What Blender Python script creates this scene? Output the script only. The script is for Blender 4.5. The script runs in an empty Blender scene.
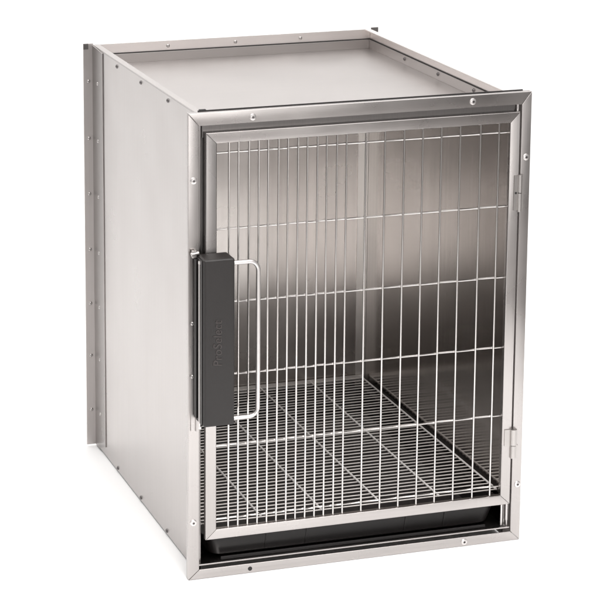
import bpy, bmesh, math, random
from mathutils import Vector, Matrix
random.seed(4)
S = 0.61                       # metres per frame width; every size below is in frame widths
H = 1.319; D = 1.106           # frame height, body depth
IN = 0.0356; BT = 1.3117; BB = 0.0044
sc = bpy.context.scene
col = sc.collection

# ------------------------------------------------------------------ materials
def nodes(name):
    m = bpy.data.materials.new(name); m.use_nodes = True
    nt = m.node_tree; b = nt.nodes['Principled BSDF']
    return m, nt, b

def steel(name, base, rough, grain='Z', aniso=0.55, bump=0.05, var=0.06, rv=0.06, scale=1.0, wave=0.12):
    m, nt, b = nodes(name)
    N = nt.nodes; L = nt.links
    b.inputs['Metallic'].default_value = 1.0
    tc = N.new('ShaderNodeTexCoord')
    mp = N.new('ShaderNodeMapping')
    lo, hi = 3.0*scale, 900.0*scale
    mp.inputs['Scale'].default_value = {'X': (lo, hi, hi), 'Y': (hi, lo, hi), 'Z': (hi, hi, lo)}[grain]
    L.new(tc.outputs['Object'], mp.inputs['Vector'])
    n = N.new('ShaderNodeTexNoise'); n.inputs['Scale'].default_value = 1.0; n.inputs['Detail'].default_value = 3
    L.new(mp.outputs[0], n.inputs['Vector'])
    n2 = N.new('ShaderNodeTexNoise'); n2.inputs['Scale'].default_value = 7.0; n2.inputs['Detail'].default_value = 4
    L.new(tc.outputs['Object'], n2.inputs['Vector'])
    # base colour: faint streaks and cloudy handling marks
    mix = N.new('ShaderNodeMath'); mix.operation = 'MULTIPLY_ADD'
    L.new(n.outputs[0], mix.inputs[0]); mix.inputs[1].default_value = 0.6; 
    m2 = N.new('ShaderNodeMath'); m2.operation = 'MULTIPLY'; m2.inputs[1].default_value = 0.4
    L.new(n2.outputs[0], m2.inputs[0]); L.new(m2.outputs[0], mix.inputs[2])
    cr = N.new('ShaderNodeMapRange')
    cr.inputs['From Min'].default_value = 0.3; cr.inputs['From Max'].default_value = 0.7
    cr.inputs['To Min'].default_value = 1-var; cr.inputs['To Max'].default_value = 1+var
    L.new(mix.outputs[0], cr.inputs['Value'])
    vm = N.new('ShaderNodeVectorMath'); vm.operation = 'SCALE'; vm.inputs[0].default_value = base
    L.new(cr.outputs[0], vm.inputs['Scale']); L.new(vm.outputs[0], b.inputs['Base Color'])
    rr = N.new('ShaderNodeMapRange')
    rr.inputs['From Min'].default_value = 0.3; rr.inputs['From Max'].default_value = 0.7
    rr.inputs['To Min'].default_value = max(0.02, rough-rv); rr.inputs['To Max'].default_value = rough+rv
    L.new(n2.outputs[0], rr.inputs['Value']); L.new(rr.outputs[0], b.inputs['Roughness'])
    bp = N.new('ShaderNodeBump'); bp.inputs['Strength'].default_value = bump; bp.inputs['Distance'].default_value = 0.0004
    L.new(n.outputs[0], bp.inputs['Height']); L.new(bp.outputs[0], b.inputs['Normal'])
    # slight waviness of thin sheet
    n3 = N.new('ShaderNodeTexNoise'); n3.inputs['Scale'].default_value = 4.5; n3.inputs['Detail'].default_value = 1
    L.new(tc.outputs['Object'], n3.inputs['Vector'])
    b2 = N.new('ShaderNodeBump'); b2.inputs['Strength'].default_value = wave; b2.inputs['Distance'].default_value = 0.012
    L.new(n3.outputs[0], b2.inputs['Height']); L.new(bp.outputs[0], b2.inputs['Normal']); L.new(b2.outputs[0], b.inputs['Normal'])
    if aniso and grain == 'Z':
        tg = N.new('ShaderNodeTangent'); tg.direction_type = 'RADIAL'; tg.axis = 'Z'
        L.new(tg.outputs[0], b.inputs['Tangent']); b.inputs['Anisotropic'].default_value = aniso
    return m

def plain(name, colr, rough, metallic=0.0, bump=0.0, bscale=400, spec=0.5, var=0.0):
    m, nt, b = nodes(name)
    b.inputs['Base Color'].default_value = (*colr, 1); b.inputs['Roughness'].default_value = rough
    b.inputs['Metallic'].default_value = metallic; b.inputs['Specular IOR Level'].default_value = spec
    N = nt.nodes; L = nt.links
    tc = N.new('ShaderNodeTexCoord')
    n = N.new('ShaderNodeTexNoise'); n.inputs['Scale'].default_value = bscale; n.inputs['Detail'].default_value = 3
    L.new(tc.outputs['Object'], n.inputs['Vector'])
    if bump:
        bp = N.new('ShaderNodeBump'); bp.inputs['Strength'].default_value = bump; bp.inputs['Distance'].default_value = 0.0005
        L.new(n.outputs[0], bp.inputs['Height']); L.new(bp.outputs[0], b.inputs['Normal'])
    if var:
        mr = N.new('ShaderNodeMapRange'); mr.inputs['To Min'].default_value = 1-var; mr.inputs['To Max'].default_value = 1+var
        n2 = N.new('ShaderNodeTexNoise'); n2.inputs['Scale'].default_value = 9
        L.new(tc.outputs['Object'], n2.inputs['Vector']); L.new(n2.outputs[0], mr.inputs['Value'])
        vm = N.new('ShaderNodeVectorMath'); vm.operation = 'SCALE'; vm.inputs[0].default_value = colr
        L.new(mr.outputs[0], vm.inputs['Scale']); L.new(vm.outputs[0], b.inputs['Base Color'])
    return m

K = (0.50, 0.473, 0.462)
def k(f): return tuple(c*f for c in K)
M_side = steel('brushed_steel_side', k(0.97), 0.30, 'Z', 0.3, 0.12, 0.05, 0.03, wave=0.7)
M_rim = steel('bright_steel_rim', k(1.68), 0.42, 'X', 0, 0.05, 0.04, 0.02)
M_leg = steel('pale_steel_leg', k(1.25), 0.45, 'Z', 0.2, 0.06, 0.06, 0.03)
M_fv = steel('brushed_steel_upright', k(0.94), 0.28, 'Z', 0.5, 0.08, 0.05)
M_fh = steel('brushed_steel_rail', k(0.94), 0.28, 'X', 0, 0.08, 0.05)
M_in = steel('polished_steel_lining', (0.565, 0.532, 0.510), 0.14, 'Z', 0.35, 0.05, 0.08, 0.03, 0.15)
M_back = steel('satin_steel_back', (0.63, 0.592, 0.568), 0.25, 'Z', 0.5, 0.10, 0.12, 0.04, 0.10)
M_sheen = steel('pale_sheen_steel', (0.88, 0.84, 0.81), 0.36, 'Z', 0.3, 0.04, 0.05, 0.04)
M_top = steel('satin_steel_top', k(0.98), 0.36, 'X', 0, 0.08, 0.04, 0.02)
M_gap = steel('shade_darkened_steel', k(0.42), 0.45, 'Z', 0, 0.05, 0.08)  # darkened so the shade of the door gap sits in the colour
M_leaf = steel('dull_steel_leaf', k(0.62), 0.30, 'Z', 0.4, 0.05, 0.08)
M_rivdark = plain('dark_rivet_steel', (0.16, 0.15, 0.15), 0.35, 1.0)
M_hinge = plain('hinge_steel', (0.50, 0.475, 0.46), 0.36, 1.0)
M_wire = plain('plated_wire', (0.72, 0.69, 0.67), 0.22, 1.0)
M_grate = plain('grate_wire', (0.78, 0.74, 0.71), 0.30, 0.6)
M_support = plain('support_wire', (0.90, 0.87, 0.85), 0.3, 0.15)
M_rivet = plain('rivet_steel', (0.46, 0.44, 0.43), 0.3, 1.0)
M_rod = plain('handle_rod', (0.70, 0.67, 0.66), 0.36, 1.0)
M_black = plain('black_plastic', (0.012, 0.0095, 0.009), 0.38, 0, 0.6, 1500, 0.5, 0.15)
M_tray = plain('black_pan_plastic', (0.007, 0.0055, 0.0055), 0.40, 0, 0.15, 300, 0.4, 0.1)
M_dark = plain('dark_recess', (0.012, 0.011, 0.011), 0.6)
M_shadow = plain('black_shadow', (0.015, 0.013, 0.013), 0.7)  # black standing in for shadow on the thin strips
M_floor = plain('white_paper', (0.90, 0.90, 0.90), 0.9, 0, 0, 50, 0.1)
M_studio = plain('dark_studio_floor', (0.22, 0.21, 0.205), 0.8, 0, 0, 50, 0.2)

# ------------------------------------------------------------------ mesh helpers
def build(name, bm, mats, parent=None, smooth=False, bevel=0.0, seg=2):
    bmesh.ops.recalc_face_normals(bm, faces=bm.faces); bm.normal_update()
    if bevel:
        es = [e for e in bm.edges if len(e.link_faces) == 2 and e.calc_face_angle(0) > 0.6]
        bmesh.ops.bevel(bm, geom=es, offset=bevel, segments=seg, affect='EDGES', profile=0.6, clamp_overlap=True)
    bmesh.ops.recalc_face_normals(bm, faces=bm.faces)
    bmesh.ops.scale(bm, vec=(S, S, S), verts=bm.verts)
    me = bpy.data.meshes.new(name); bm.to_mesh(me); bm.free()
    if not isinstance(mats, (list, tuple)): mats = [mats]
    for m in mats: me.materials.append(m)
    if smooth or bevel:
        for p in me.polygons: p.use_smooth = True
        me.set_sharp_from_angle(angle=math.radians((22 if name in ('front_frame', 'door') else 10) if bevel else 35))
    o = bpy.data.objects.new(name, me); col.objects.link(o)
    if parent: o.parent = parent
    return o

def box(bm, x0, x1, y0, y1, z0, z1, mi=0):
    v = [bm.verts.new(p) for p in ((x0,y0,z0),(x1,y0,z0),(x1,y1,z0),(x0,y1,z0),(x0,y0,z1),(x1,y0,z1),(x1,y1,z1),(x0,y1,z1))]
    for f in ((0,3,2,1),(4,5,6,7),(0,1,5,4),(1,2,6,5),(2,3,7,6),(3,0,4,7)):
        bm.faces.new([v[i] for i in f]).material_index = mi

def cyl(bm, a, b, r, n=12, mi=0, r2=None):
    a = Vector(a); b = Vector(b); d = (b-a)
    q = d.to_track_quat('Z', 'Y').to_matrix().to_4x4()
    ra = []; rb = []
    for i in range(n):
        t = 2*math.pi*i/n
        ra.append(bm.verts.new(a + q @ Vector((r*math.cos(t), r*math.sin(t), 0))))
        rb.append(bm.verts.new(b + q @ Vector(((r2 or r)*math.cos(t), (r2 or r)*math.sin(t), 0))))
    for i in range(n):
        j = (i+1) % n
        bm.faces.new((ra[i], ra[j], rb[j], rb[i])).material_index = mi
    bm.faces.new(ra[::-1]).material_index = mi; bm.faces.new(rb).material_index = mi

def tube(bm, pts, r, n=14):
    pts = [Vector(p) for p in pts]; rings = []
    up = Vector((0, 1, 0))
    for i, p in enumerate(pts):
        d = (pts[min(i+1, len(pts)-1)] - pts[max(i-1, 0)]).normalized()
        s = d.cross(up).normalized(); u = s.cross(d)
        rings.append([bm.verts.new(p + s*r*math.cos(2*math.pi*k_/n) + u*r*math.sin(2*math.pi*k_/n)) for k_ in range(n)])
    for A, B in zip(rings, rings[1:]):
        for i in range(n):
            bm.faces.new((A[i], A[(i+1) % n], B[(i+1) % n], B[i]))
    bm.faces.new(rings[0][::-1]); bm.faces.new(rings[-1])

def lathe(bm, prof, axis, c, n=20, mi=0):
    """prof: (r, h) list; h is height along axis vector from c."""
    c = Vector(c); q = Vector(axis).to_track_quat('Z', 'Y')
    rings = []
    for r, h in prof:
        if r == 0: rings.append([bm.verts.new(c + q @ Vector((0, 0, h)))])
        else: rings.append([bm.verts.new(c + q @ Vector((r*math.cos(2*math.pi*i/n), r*math.sin(2*math.pi*i/n), h))) for i in range(n)])
    for A, B in zip(rings, rings[1:]):
        for i in range(n):
            j = (i+1) % n
            if len(A) == 1: f = (A[0], B[i], B[j])
            elif len(B) == 1: f = (A[i], A[j], B[0])
            else: f = (A[i], A[j], B[j], B[i])
            bm.faces.new(f).material_index = mi

def ring_frame(bm, outer, inner, prof, gap=0.0005):
    """four mitred rails; outer/inner = (x0,x1,z0,z1); prof points (u 0..1 across the rail, y)."""
    def P(u, side_end):
        x0 = outer[0]+(inner[0]-outer[0])*u; x1 = outer[1]+(inner[1]-outer[1])*u
        z0 = outer[2]+(inner[2]-outer[2])*u; z1 = outer[3]+(inner[3]-outer[3])*u
        return {'bl': (x0, z0), 'br': (x1, z0), 'tr': (x1, z1), 'tl': (x0, z1)}[side_end]
    sides = [('bl', 'br', 1, (1, 0)), ('br', 'tr', 0, (0, 1)), ('tr', 'tl', 1, (-1, 0)), ('tl', 'bl', 0, (0, -1))]
    for a, b, mi, d in sides:
        A = []; B = []
        for u, y in prof:
            pa = P(u, a); pb = P(u, b)
            A.append(bm.verts.new((pa[0]+d[0]*gap, y, pa[1]+d[1]*gap)))
            B.append(bm.verts.new((pb[0]-d[0]*gap, y, pb[1]-d[1]*gap)))
        n = len(prof)
        for i in range(n):
            j = (i+1) % n
            bm.faces.new((A[i], A[j], B[j], B[i])).material_index = mi
        bm.faces.new(A[::-1]).material_index = mi; bm.faces.new(B).material_index = mi

def empty(name, label, cat, loc=(0, 0, 0)):
    o = bpy.data.objects.new(name, None); col.objects.link(o)
    o.location = loc; o['label'] = label; o['category'] = cat
    o.empty_display_size = 0.1
    return o

def put(proto, name, loc, parent, rot=None):
    """a copy (shared mesh) of a small repeated piece."""
    o = proto.copy(); o.name = name; col.objects.link(o)
    o.parent = parent; o.location = Vector(loc)*S
    if rot: o.rotation_euler = rot
    return o

# ------------------------------------------------------------------ setting: white sweep
bm = bmesh.new()
def sweep_profile():
    pts = [(-1.7, 0.0)]
    for i in range(20): pts.append((-1.7 + (i+1)*0.224, 0.0))
    y0 = pts[-1][0]; R = 1.6
    for i in range(1, 13):
        t = math.pi/2*i/12
        pts.append((y0 + R*math.sin(t), R - R*math.cos(t)))
    pts.append((y0+R, 3.2)); pts.append((y0+R, 7.5))
    return pts
prof = sweep_profile()
rows = []
for y, z in prof:
    rows.append([bm.verts.new((x, (y if y > 0 else y*(1.25 if x <= 1.0 else max(1.0, 1.25-(x-1.0)*0.5))), z-0.0008)) for x in (-5.5, -3, -1, 0, 1, 1.6, (5.5 if y > 0.3 else max(1.75, 5.5+(y-0.3)*3.2)))])
for A, B in zip(rows, rows[1:]):
    for i in range(len(A)-1): bm.faces.new((A[i], A[i+1], B[i+1], B[i]))
floor = build('floor', bm, M_floor, smooth=True)
floor['kind'] = 'structure'
bm = bmesh.new(); box(bm, -14, 14, -14, 14, -0.10, -0.02)
st = build('studio_floor', bm, M_studio); st['kind'] = 'structure'

# ------------------------------------------------------------------ the kennel
cage = empty('kennel_cage', 'stainless steel animal kennel cage with wire grid door, standing alone on white', 'kennel cage')
T = 0.004
# side walls: flat sheet with a lip folded inward along the top and bottom
def side_wall(x_out, sgn, lipw):
    bm = bmesh.new()
    x_in = x_out + sgn*T
    xs = sorted((x_out, x_in))
    box(bm, xs[0], xs[1], 0.0285, D, BB, 1.246 if sgn < 0 else BT-T, 0)
    if sgn < 0: box(bm, xs[0], xs[1], 0.0285, D, 1.246, BT-T, 1)
    l = sorted((x_out, x_out + sgn*lipw))
    box(bm, l[0], l[1], 0.0285, D, BT-T, BT, 1)
    return bm
ws = build('side_panel', side_wall(IN, 1, 0.021), [M_side, M_top], cage, bevel=0.0012)
wr = build('side_panel', side_wall(1-IN, -1, 0.021), [M_in, M_rim], cage, bevel=0.0012)
bm = bmesh.new(); box(bm, IN+T, 1-IN-T, D-T, D, BB, 1.246); box(bm, IN+T, 1-IN-T, D-T, D, 1.246, BT, 1)
wb = build('back_panel', bm, [M_back, M_rim], cage, bevel=0.001)
# pale strip added on the back sheet for the bright reflection beside the corner
bm = bmesh.new(); box(bm, 0.9250, 0.9600, D-T-0.0022, D-T-0.0004, 0.046, 1.244)
build('corner_sheen_strip', bm, M_sheen, cage, bevel=0.0005)
# recessed top pan with upturned flanges
bm = bmesh.new()
x0, x1, y0, y1 = IN+T+0.001, 1-IN-T-0.001, 0.0290, D-T-0.001
zt, zf, t2 = 1.2500, 1.2790, 0.003
box(bm, x0, x1, y0, y1, zt-0.004, zt)
box(bm, x0, x0+t2, y0, y1, zt, zf); box(bm, x1-t2, x1, y0, y1, zt, zf)
box(bm, x0+t2, x1-t2, y1-t2, y1, zt, zf); box(bm, x0+t2, x1-t2, y0, y0+t2, zt, zf)
top = build('top_panel', bm, M_top, cage, bevel=0.001)
# black strips laid in as the shadow along the pan flange's top edge
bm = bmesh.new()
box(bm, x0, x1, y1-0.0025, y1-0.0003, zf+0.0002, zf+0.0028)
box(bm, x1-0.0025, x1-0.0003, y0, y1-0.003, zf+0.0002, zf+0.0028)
build('shadow_line', bm, M_shadow, cage)
# bottom shelf sheet the pan slides on
bm = bmesh.new(); box(bm, IN+T, 1-IN-T, 0.012, D-T, 0.0350, 0.0385)
box(bm, 0.0305, 0.9705, 0.0055, 0.012, 0.0365, 0.0405)
build('bottom_shelf', bm, M_fh, cage, bevel=0.0005)
# mounting flange of the body behind the front frame
bm = bmesh.new()
box(bm, 0.012, IN+T+0.003, 0.0235, 0.0280, 0.012, 1.3075)
build('mounting_flange', bm, M_leaf, cage, bevel=0.0006)
bm = bmesh.new(); box(bm, IN+T+0.0035, 0.0620, 0.0225, 0.0270, 0.890, 1.2470)  # dark leaf added to darken the gap above the latch
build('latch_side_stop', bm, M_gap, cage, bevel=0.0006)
bm = bmesh.new()
box(bm, 0.9570, 0.988, 0.0235, 0.0280, 0.012, 1.3075)
build('mounting_flange', bm, M_leaf, cage, bevel=0.0006)
# upright rod beside the door and the stop behind it
bm = bmesh.new(); cyl(bm, (0.9665, 0.0180, 0.041), (0.9665, 0.0180, 0.058), 0.0030); cyl(bm, (0.9660, 0.0180, 0.057), (0.9660, 0.0180, 1.284), 0.0048)
build('hinge_rod', bm, M_rod, cage, smooth=True)
bm = bmesh.new(); box(bm, 0.9475, 0.9530, 0.018, 0.023, 0.0410, 1.246)
build('door_stop', bm, M_rod, cage, bevel=0.001)
# header jamb
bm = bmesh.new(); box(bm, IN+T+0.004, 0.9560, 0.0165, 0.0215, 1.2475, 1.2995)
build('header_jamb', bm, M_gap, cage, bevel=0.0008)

# front frame
FO = (0, 1, 0, H); FI = (0.031, 0.971, 0.0272, 1.2838)
bm = bmesh.new()
w = 0.031
ring_frame(bm, FO, FI, [(0, 0.0), (1, 0.0), (1, 0.0045), (0.16, 0.0045), (0.16, 0.0207), (0, 0.0207)])
ff = build('front_frame', bm, [M_fv, M_fh], cage, bevel=0.0016, seg=3)
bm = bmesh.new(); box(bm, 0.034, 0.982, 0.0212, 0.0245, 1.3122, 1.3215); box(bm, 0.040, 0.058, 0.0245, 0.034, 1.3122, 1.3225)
build('shadow_gap_strip', bm, M_shadow, ff)  # black strip added as the shadow gap behind the frame's top edge
# screws: domed pan head with a drive recess
bm = bmesh.new()
lathe(bm, [(0.0094, 0.0), (0.0096, 0.0008), (0.0086, 0.0024), (0.0058, 0.0034), (0.0034, 0.0036)], (0, -1, 0), (0, 0, 0), 24)
lathe(bm, [(0.0034, 0.0036), (0.0030, 0.0012), (0, 0.0010)], (0, -1, 0), (0, 0, 0), 24, 1)
scr0 = build('screw', bm, [M_rod, M_rivdark], ff, smooth=True)
spots = [(0.1811, 1.2990), (0.8220, 1.3010), (0.0149, 1.1352), (0.9869, 1.1328), (0.0140, 0.167), (0.9885, 0.1692), (0.8266, 0.0130)]
for i, (x, z) in enumerate(spots):
    if i == 0: scr0.location = Vector((x, 0, z))*S
    else: put(scr0, 'screw', (x, 0, z), ff)
bm = bmesh.new(); lathe(bm, [(0.0062, 0.0), (0.0062, 0.0006), (0, 0.0006)], (0, -1, 0), (0.1795, 0, 0.0125), 20)
build('screw_hole', bm, M_dark, ff)

# rivets
def rivet_bm(r=0.0058, h=0.0034):
    bm = bmesh.new()
    lathe(bm, [(r, 0), (r*0.97, h*0.35), (r*0.75, h*0.78), (r*0.4, h*0.97), (r*0.33, h*0.80), (0, h*0.72)], (0, 0, 1), (0, 0, 0), 18)
    return bm
riv = build('rivet', rivet_bm(), M_rivet, wb, smooth=True); riv.location = Vector((0.2794, D-T, 1.2955))*S; riv.rotation_euler = (math.pi/2, 0, 0)
RX = (0, -math.pi/2, 0)        # head towards -X
first = True
riv2 = build('rivet', rivet_bm(0.0062, 0.0042), M_rivdark, ws, smooth=True)
for y in (0.827, 0.570, 0.301):
    for z in (1.2935, 0.0150):
        p_ = (IN, y + (0.02 if z < 0.5 else 0), z)
        if first: riv2.location = Vector(p_)*S; riv2.rotation_euler = RX; first = False
        else: put(riv2, 'rivet', p_, ws, RX)
for y in (0.804, 0.5465, 0.29): put(riv2, 'rivet', (x1-t2, y, 1.268), top, RX)
for x in (0.5026, 0.7218): put(riv, 'rivet', (x, D-T, 1.2955), wb, (math.pi/2, 0, 0))

# rear corner angles
def angle(name, xo, xb, sgn, legmat):
    bm = bmesh.new()
    a, b = sorted((xo, xb))
    box(bm, a, b, D-0.004, D, 0.0050, 1.3165)                       # leg standing out from the wall
    lx = sorted((xb, xb - 0.0032*sgn))
    # leaf lying on the wall, lower end cut on a slant
    v = []
    for x in lx:
        v.append([bm.verts.new(q) for q in ((x, 0.985, 0.034), (x, 0.985, BT-0.006), (x, D-0.0045, BT-0.001), (x, D-0.0045, 0.0050), (x, 1.055, 0.0060))])
    A, B = v
    bm.faces.new(A); bm.faces.new(B[::-1])
    for i in range(5): bm.faces.new((A[i], A[(i+1) % 5], B[(i+1) % 5], B[i]))
    for f in bm.faces:
        if f.calc_center_median().y < D-0.01 or len(f.verts) == 5: f.material_index = 1
    return build(name, bm, [legmat, M_leaf], cage, bevel=0.0007)
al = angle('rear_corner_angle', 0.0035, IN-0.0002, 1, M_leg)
ar = angle('rear_corner_angle', 0.9890, 1-IN+0.0002, -1, M_gap)  # right leg's dark reflection is put into its colour
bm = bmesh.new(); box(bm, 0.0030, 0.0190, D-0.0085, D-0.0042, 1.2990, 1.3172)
build('dark_corner_block', bm, M_gap, al, bevel=0.001)  # small dark block at the top corner of the left leg
for z in (1.197, 1.0147, 0.8353, 0.6541, 0.4764, 0.3036, 0.1225):
    put(riv, 'rivet', (0.0195, D-0.004, z), al, (math.pi/2, 0, 0))
    put(riv, 'rivet', (IN-0.0034, 1.040, z+0.003), al, RX)

# ------------------------------------------------------------------ door
DO = (0.0485, 0.9655, 0.1122, 1.2640); DI = (0.0800, 0.9353, 0.1415, 1.2335)
bm = bmesh.new()
ring_frame(bm, DO, DI, [(0, -0.001), (0.05, -0.003), (0.95, -0.003), (1, -0.001), (1, 0.012), (0.85, 0.013), (0, 0.013)], 0.0003)
door = build('door', bm, [M_fv, M_fh], cage, bevel=0.0012, seg=2)
def rod(name, a, b, r, mat, parent):
    bm = bmesh.new(); cyl(bm, a, b, r, 10)
    return build(name, bm, mat, parent, smooth=True)
vx = [0.0885] + [0.1165 + i*0.0281 for i in range(13)] + [0.5095, 0.5660, 0.6220, 0.6775, 0.7330, 0.7900, 0.8495, 0.9050]
vw = None
for x in vx[1:]:
    jx = random.uniform(-.0008, .0008); jy = random.uniform(-.0006, .0006)
    if vw is None:
        vw = rod('upright_wire', (0, 0, 0), (0, 0, 1.115), 0.0027, M_wire, door); vw.location = Vector((x, 0.0050, 0.1300))*S
    else:
        o = put(vw, 'upright_wire', (x+jx*.5, 0.0050+jy*.3, 0.1300), door); o.rotation_euler = (0, random.uniform(-.0012, .0012), 0)
hw = None
def weld_wire():
    bm = bmesh.new(); L_ = 0.872; xs_ = [0.0]
    for x in vx[1:]:
        c = x-0.0720
        xs_ += [c-0.0060, c-0.0035, c-0.0012, c+0.0012, c+0.0035, c+0.0060]
    xs_.append(L_); prev = None; n = 10; oz = 0; oy = 0
    for q, x in enumerate(xs_):
        c = min(abs(x+0.0720-v) for v in vx[1:])
        r = 0.0027 + (0.0010 if c < 0.002 else (0.0006 if c < 0.004 else 0))
        if q % 6 == 0: oz = random.uniform(-.0006, .0006); oy = random.uniform(-.0003, .0003)
        ring = [bm.verts.new((x, oy + r*math.cos(2*math.pi*i/n), oz + r*math.sin(2*math.pi*i/n))) for i in range(n)]
        if prev:
            for i in range(n): bm.faces.new((prev[i], prev[(i+1) % n], ring[(i+1) % n], ring[i]))
        else: bm.faces.new(ring)
        prev = ring
    bm.faces.new(prev)
    return bm
for z in (1.2055, 0.9940, 0.7880, 0.5822, 0.3790, 0.1665):
    if hw is None:
        hw = build('cross_wire', weld_wire(), M_wire, door, smooth=True); hw.location = Vector((0.0720, 0.0100, z))*S
    else: put(hw, 'cross_wire', (0.0720, 0.0100, z), door)
# hinges
def hinge(zc, top_style):
    bm = bmesh.new()
    if top_style:
        box(bm, 0.9500, 0.9625, -0.0062, -0.0032, zc-0.050, zc+0.050)
        cyl(bm, (0.9680, -0.0060, zc-0.054), (0.9680, -0.0060, zc-0.001), 0.0066, 16)
        cyl(bm, (0.9680, -0.0060, zc+0.001), (0.9680, -0.0060, zc+0.052), 0.0066, 16)
        box(bm, 0.9735, 0.9790, -0.0062, -0.0005, zc-0.054, zc+0.052)
        lathe(bm, [(0.0034, 0), (0.0034, 0.0005), (0, 0.0005)], (0, -1, 0), (0.9560, -0.0062, zc), 12, 1)
    else:
        box(bm, 0.9420, 0.9590, -0.0062, -0.0032, zc-0.002, zc+0.046)
        cyl(bm, (0.9690, -0.0060, zc-0.001), (0.9690, -0.0060, zc+0.046), 0.0105, 16)
        cyl(bm, (0.9690, -0.0060, zc-0.040), (0.9690, -0.0060, zc-0.003), 0.0085, 16)
        box(bm, 0.9770, 0.9845, -0.0050, -0.0005, zc-0.040, zc-0.003)
        box(bm, 0.9585, 0.9640, -0.0060, -0.0032, zc+0.000, zc+0.044)
    return build('hinge', bm, [M_hinge, M_dark], door, smooth=True)
hinge(1.033, True); hinge(0.293, False)

# ------------------------------------------------------------------ latch
bm = bmesh.new()
box(bm, 0.0205, 0.1080, -0.0750, -0.0050, 0.4665, 0.9345)
latch = build('latch', bm, M_black, cage, bevel=0.0085, seg=6)
bm = bmesh.new()
box(bm, 0.0150, 0.0180, -0.0500, -0.0440, 0.4600, 0.9200)
cyl(bm, (0.0180, -0.047, 0.455), (0.0180, -0.047, 0.462), 0.0042); cyl(bm, (0.0180, -0.047, 0.918), (0.0180, -0.047, 0.926), 0.0048)
build('latch_rod', bm, M_rod, latch, smooth=True)
bm = bmesh.new(); box(bm, 0.0180, 0.0205, -0.064, -0.010, 0.470, 0.930); box(bm, 0.0120, 0.0300, -0.030, -0.0095, 0.480, 0.925)
build('latch_backing', bm, M_tray, latch, bevel=0.001)
# D handle
def arc(cx, cz, r, a0, a1, n=9):
    return [(cx + r*math.cos(math.radians(a0+(a1-a0)*i/n)), -0.047, cz + r*math.sin(math.radians(a0+(a1-a0)*i/n))) for i in range(n+1)]
hx, ztp, zbt, R = 0.1830, 0.9135, 0.4760, 0.026
pts = [(0.100, -0.047, ztp)] + arc(hx-R, ztp-R, R, 90, 0) + [(hx+0.0005, -0.047, 0.62)] + arc(hx-R, zbt+R, R, 0, -90) + [(0.100, -0.047, zbt)]
bm = bmesh.new(); tube(bm, pts, 0.0061, 16)
build('latch_handle', bm, M_rod, latch, smooth=True)
# raised lettering reading upwards
cu = bpy.data.curves.new('lettering', 'FONT'); cu.body = 'ProSelect'; cu.size = 0.0345*S
cu.extrude = 0.0010*S; cu.bevel_depth = 0.0003*S; cu.align_x = 'LEFT'; cu.shear = 0.12; cu.space_character = 1.02
tmp = bpy.data.objects.new('lettering_source', cu); col.objects.link(tmp)
bpy.context.view_layer.update()
me = bpy.data.meshes.new_from_object(tmp.evaluated_get(bpy.context.evaluated_depsgraph_get()))
bpy.data.objects.remove(tmp); me.materials.clear()
M_letter = plain('raised_black_plastic', (0.034, 0.027, 0.026), 0.35, 0, 0, 50, 0.5)
me.materials.append(M_letter)
xs = [v.co.x for v in me.vertices]; wid = max(xs)-min(xs)
fz = 0.128*S/wid
for v in me.vertices: v.co.x = (v.co.x-min(xs) if False else v.co.x)*fz
lt = bpy.data.objects.new('lettering', me); col.objects.link(lt); lt.parent = latch
# text x -> world +Z, text y -> world -X, text normal -> world -Y
lt.rotation_euler = Matrix(((0, -1, 0), (0, 0, -1), (1, 0, 0))).to_euler()
lt.location = Vector((0.0700, -0.0752, 0.6360))*S
# strike plate on the frame
bm = bmesh.new()
box(bm, 0.0060, 0.0275, -0.0050, -0.0006, 0.4340, 0.9300)
cyl(bm, (0.0235, -0.0075, 0.4345), (0.0235, -0.0075, 0.9180), 0.0055, 16)
sp = build('strike_plate', bm, M_fv, cage, smooth=True)
bm = bmesh.new(); cyl(bm, (0.003, -0.014, 0.936), (0.026, -0.014, 0.939), 0.0055, 14); box(bm, 0.006, 0.019, -0.018, -0.004, 0.926, 0.947)
build('latch_pivot', bm, M_hinge, sp, bevel=0.002)
for z in (0.74, 0.59): put(riv, 'rivet', (0.0105, -0.005, z), sp, (math.pi/2, 0, 0))

# ------------------------------------------------------------------ floor grate
grate = empty('floor_grate', 'wire floor grate of closely spaced bars lying inside the cage behind the door', 'floor grate')
ZG = 0.1400; GX0, GX1, GY0, GY1 = 0.046, 0.9490, 0.050, 1.088
cb = None; nb = 44
for i in range(nb):
    y = GY0 + (GY1-GY0)*i/(nb-1)
    if cb is None:
        cb = rod('cross_bar', (0, 0, 0), (GX1-GX0, 0, 0), 0.0021, M_grate, grate); cb.location = Vector((GX0, y, ZG))*S
    else: put(cb, 'cross_bar', (GX0, y + random.uniform(-.0006, .0006), ZG + random.uniform(-.0005, .0005)), grate)
sr = None
for x in (0.0500, 0.2280, 0.4080, 0.5870, 0.7660, 0.9450):
    if sr is None:
        sr = rod('support_rod', (0, 0, 0), (0, GY1-GY0+0.006, 0), 0.0029, M_support, grate); sr.location = Vector((x, GY0-0.003, ZG+0.0022))*S
    else: put(sr, 'support_rod', (x, GY0-0.003, ZG+0.0022), grate)
bm = bmesh.new(); box(bm, GX0, GX1, GY1+0.004, GY1+0.007, ZG-0.012, ZG+0.010)
build('end_strip', bm, M_grate, grate)

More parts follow.
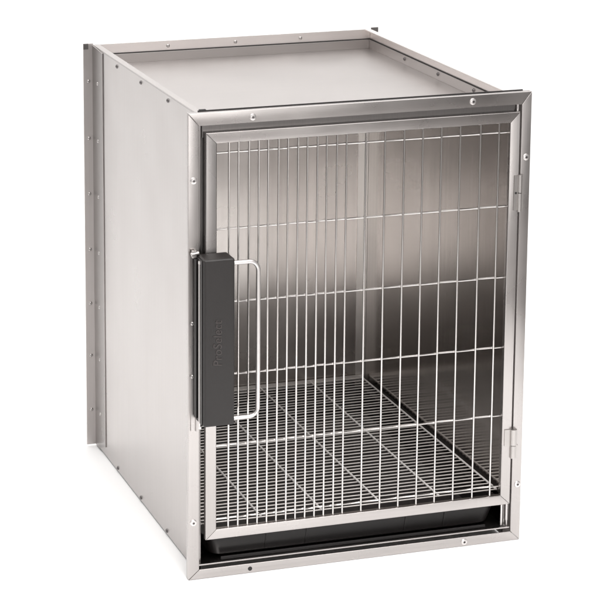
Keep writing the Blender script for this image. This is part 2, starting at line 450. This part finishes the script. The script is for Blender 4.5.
# ------------------------------------------------------------------ waste pan
pan = empty('waste_pan', 'black plastic waste pan slid in beneath the floor grate', 'pan')
bm = bmesh.new()
def rr(x0, x1, y0, y1, r, z, n=5):
    out = []
    for cx, cy, a in ((x1-r, y1-r, 0), (x0+r, y1-r, 90), (x0+r, y0+r, 180), (x1-r, y0+r, 270)):
        for i in range(n+1):
            t = math.radians(a+90*i/n); out.append(bm.verts.new((cx+r*math.cos(t), cy+r*math.sin(t), z)))
    return out
L = [rr(0.092, 0.908, 0.052, 1.05, 0.03, 0.0420), rr(0.078, 0.922, 0.040, 1.06, 0.03, 0.0500), rr(0.062, 0.940, 0.026, 1.075, 0.03, 0.1120),
     rr(0.050, 0.952, 0.016, 1.085, 0.03, 0.1135), rr(0.050, 0.952, 0.016, 1.085, 0.03, 0.1165), rr(0.068, 0.934, 0.032, 1.07, 0.03, 0.1165),
     rr(0.084, 0.916, 0.046, 1.055, 0.03, 0.0540), rr(0.098, 0.902, 0.058, 1.045, 0.03, 0.0460)]
for A, B in zip(L, L[1:]):
    n = len(A)
    for i in range(n): bm.faces.new((A[i], A[(i+1) % n], B[(i+1) % n], B[i]))
bm.faces.new(L[0][::-1]); bm.faces.new(L[-1])
build('pan_tray', bm, M_tray, pan, smooth=True)
for x in (0.235, 0.355, 0.655, 0.775):
    bm = bmesh.new()
    v = [(x, 0.0385, 0.052), (x+0.003, 0.0385, 0.052), (x+0.0045, 0.0245, 0.110), (x+0.0015, 0.0245, 0.110)]
    a = [bm.verts.new(q) for q in v]; b = [bm.verts.new((q[0], q[1]+0.004, q[2])) for q in v]
    bm.faces.new(a); bm.faces.new(b[::-1])
    for i in range(4): bm.faces.new((a[i], a[(i+1) % 4], b[(i+1) % 4], b[i]))
    build('pan_rib', bm, M_tray, pan)
bm = bmesh.new(); box(bm, 0.100, 0.900, 0.0185, 0.0225, 0.0415, 0.0505)
build('pan_lip', bm, M_tray, pan, bevel=0.001)

# ------------------------------------------------------------------ camera
CROWS = [(0.96, -0.27996, -0.004778), (0.273846, 0.942319, -0.192468), (0.058386, 0.183461, 0.981292)]
CLOC = (-1.76914, -5.64584, 2.58785)
CF, COX, COY = 2279.21, -158.53, -225.89
cam_d = bpy.data.cameras.new('camera'); cam = bpy.data.objects.new('camera', cam_d); col.objects.link(cam)
right, fwd, up = [Vector(v).normalized() for v in CROWS]
mw = Matrix((right, up, -fwd)).transposed().to_4x4()
mw.translation = Vector(CLOC)*S
cam.matrix_world = mw
cam_d.sensor_width = 36; cam_d.lens = CF/600*36
cam_d.shift_x = -COX/600; cam_d.shift_y = COY/600
cam_d.clip_start = 0.05; cam_d.clip_end = 100
sc.camera = cam

# ------------------------------------------------------------------ light
w = bpy.data.worlds.new('World'); sc.world = w; w.use_nodes = True
w.node_tree.nodes['Background'].inputs[0].default_value = (1.0, 0.98, 0.97, 1)
w.node_tree.nodes['Background'].inputs[1].default_value = 0.5
def area(name, loc, target, sx, sy, power, spread=180):
    l = bpy.data.lights.new(name, 'AREA'); l.shape = 'RECTANGLE'; l.size = sx; l.size_y = sy; l.energy = power
    l.color = (1.0, 0.985, 0.97)
    l.spread = math.radians(spread)
    o = bpy.data.objects.new(name, l); col.objects.link(o); o.location = loc
    o.rotation_euler = (Vector(target)-Vector(loc)).to_track_quat('-Z', 'Y').to_euler()
    return o
area('overhead_softbox', (0.1, 0.1, 3.4), (0.1, 0.1, 0), 4.0, 3.8, 106)
area('left_softbox', (-3.0, -0.8, 2.0), (0, 0.3, 0.3), 1.8, 1.8, 12)
area('front_fill_lamp', (0.2, -1.5, 2.3), (0.35, -0.70, 0.0), 1.1, 0.8, 20, 95)  # unseen fill added to brighten the grate and the floor before the door
area('low_fill_lamp', (0.55, -2.9, 0.50), (0.1, 0, 0.35), 1.1, 0.9, 10.0)  # unseen panel added for its reflection in the frame's upper left
area('backdrop_light', (0.3, 1.8, 3.6), (0.3, 3.8, 1.6), 4.0, 0.8, 55)

sc.render.engine = 'CYCLES'
sc.view_settings.view_transform = 'Standard'; sc.view_settings.look = 'None'
sc.view_settings.exposure = 0; sc.view_settings.gamma = 1
sc.render.film_transparent = False
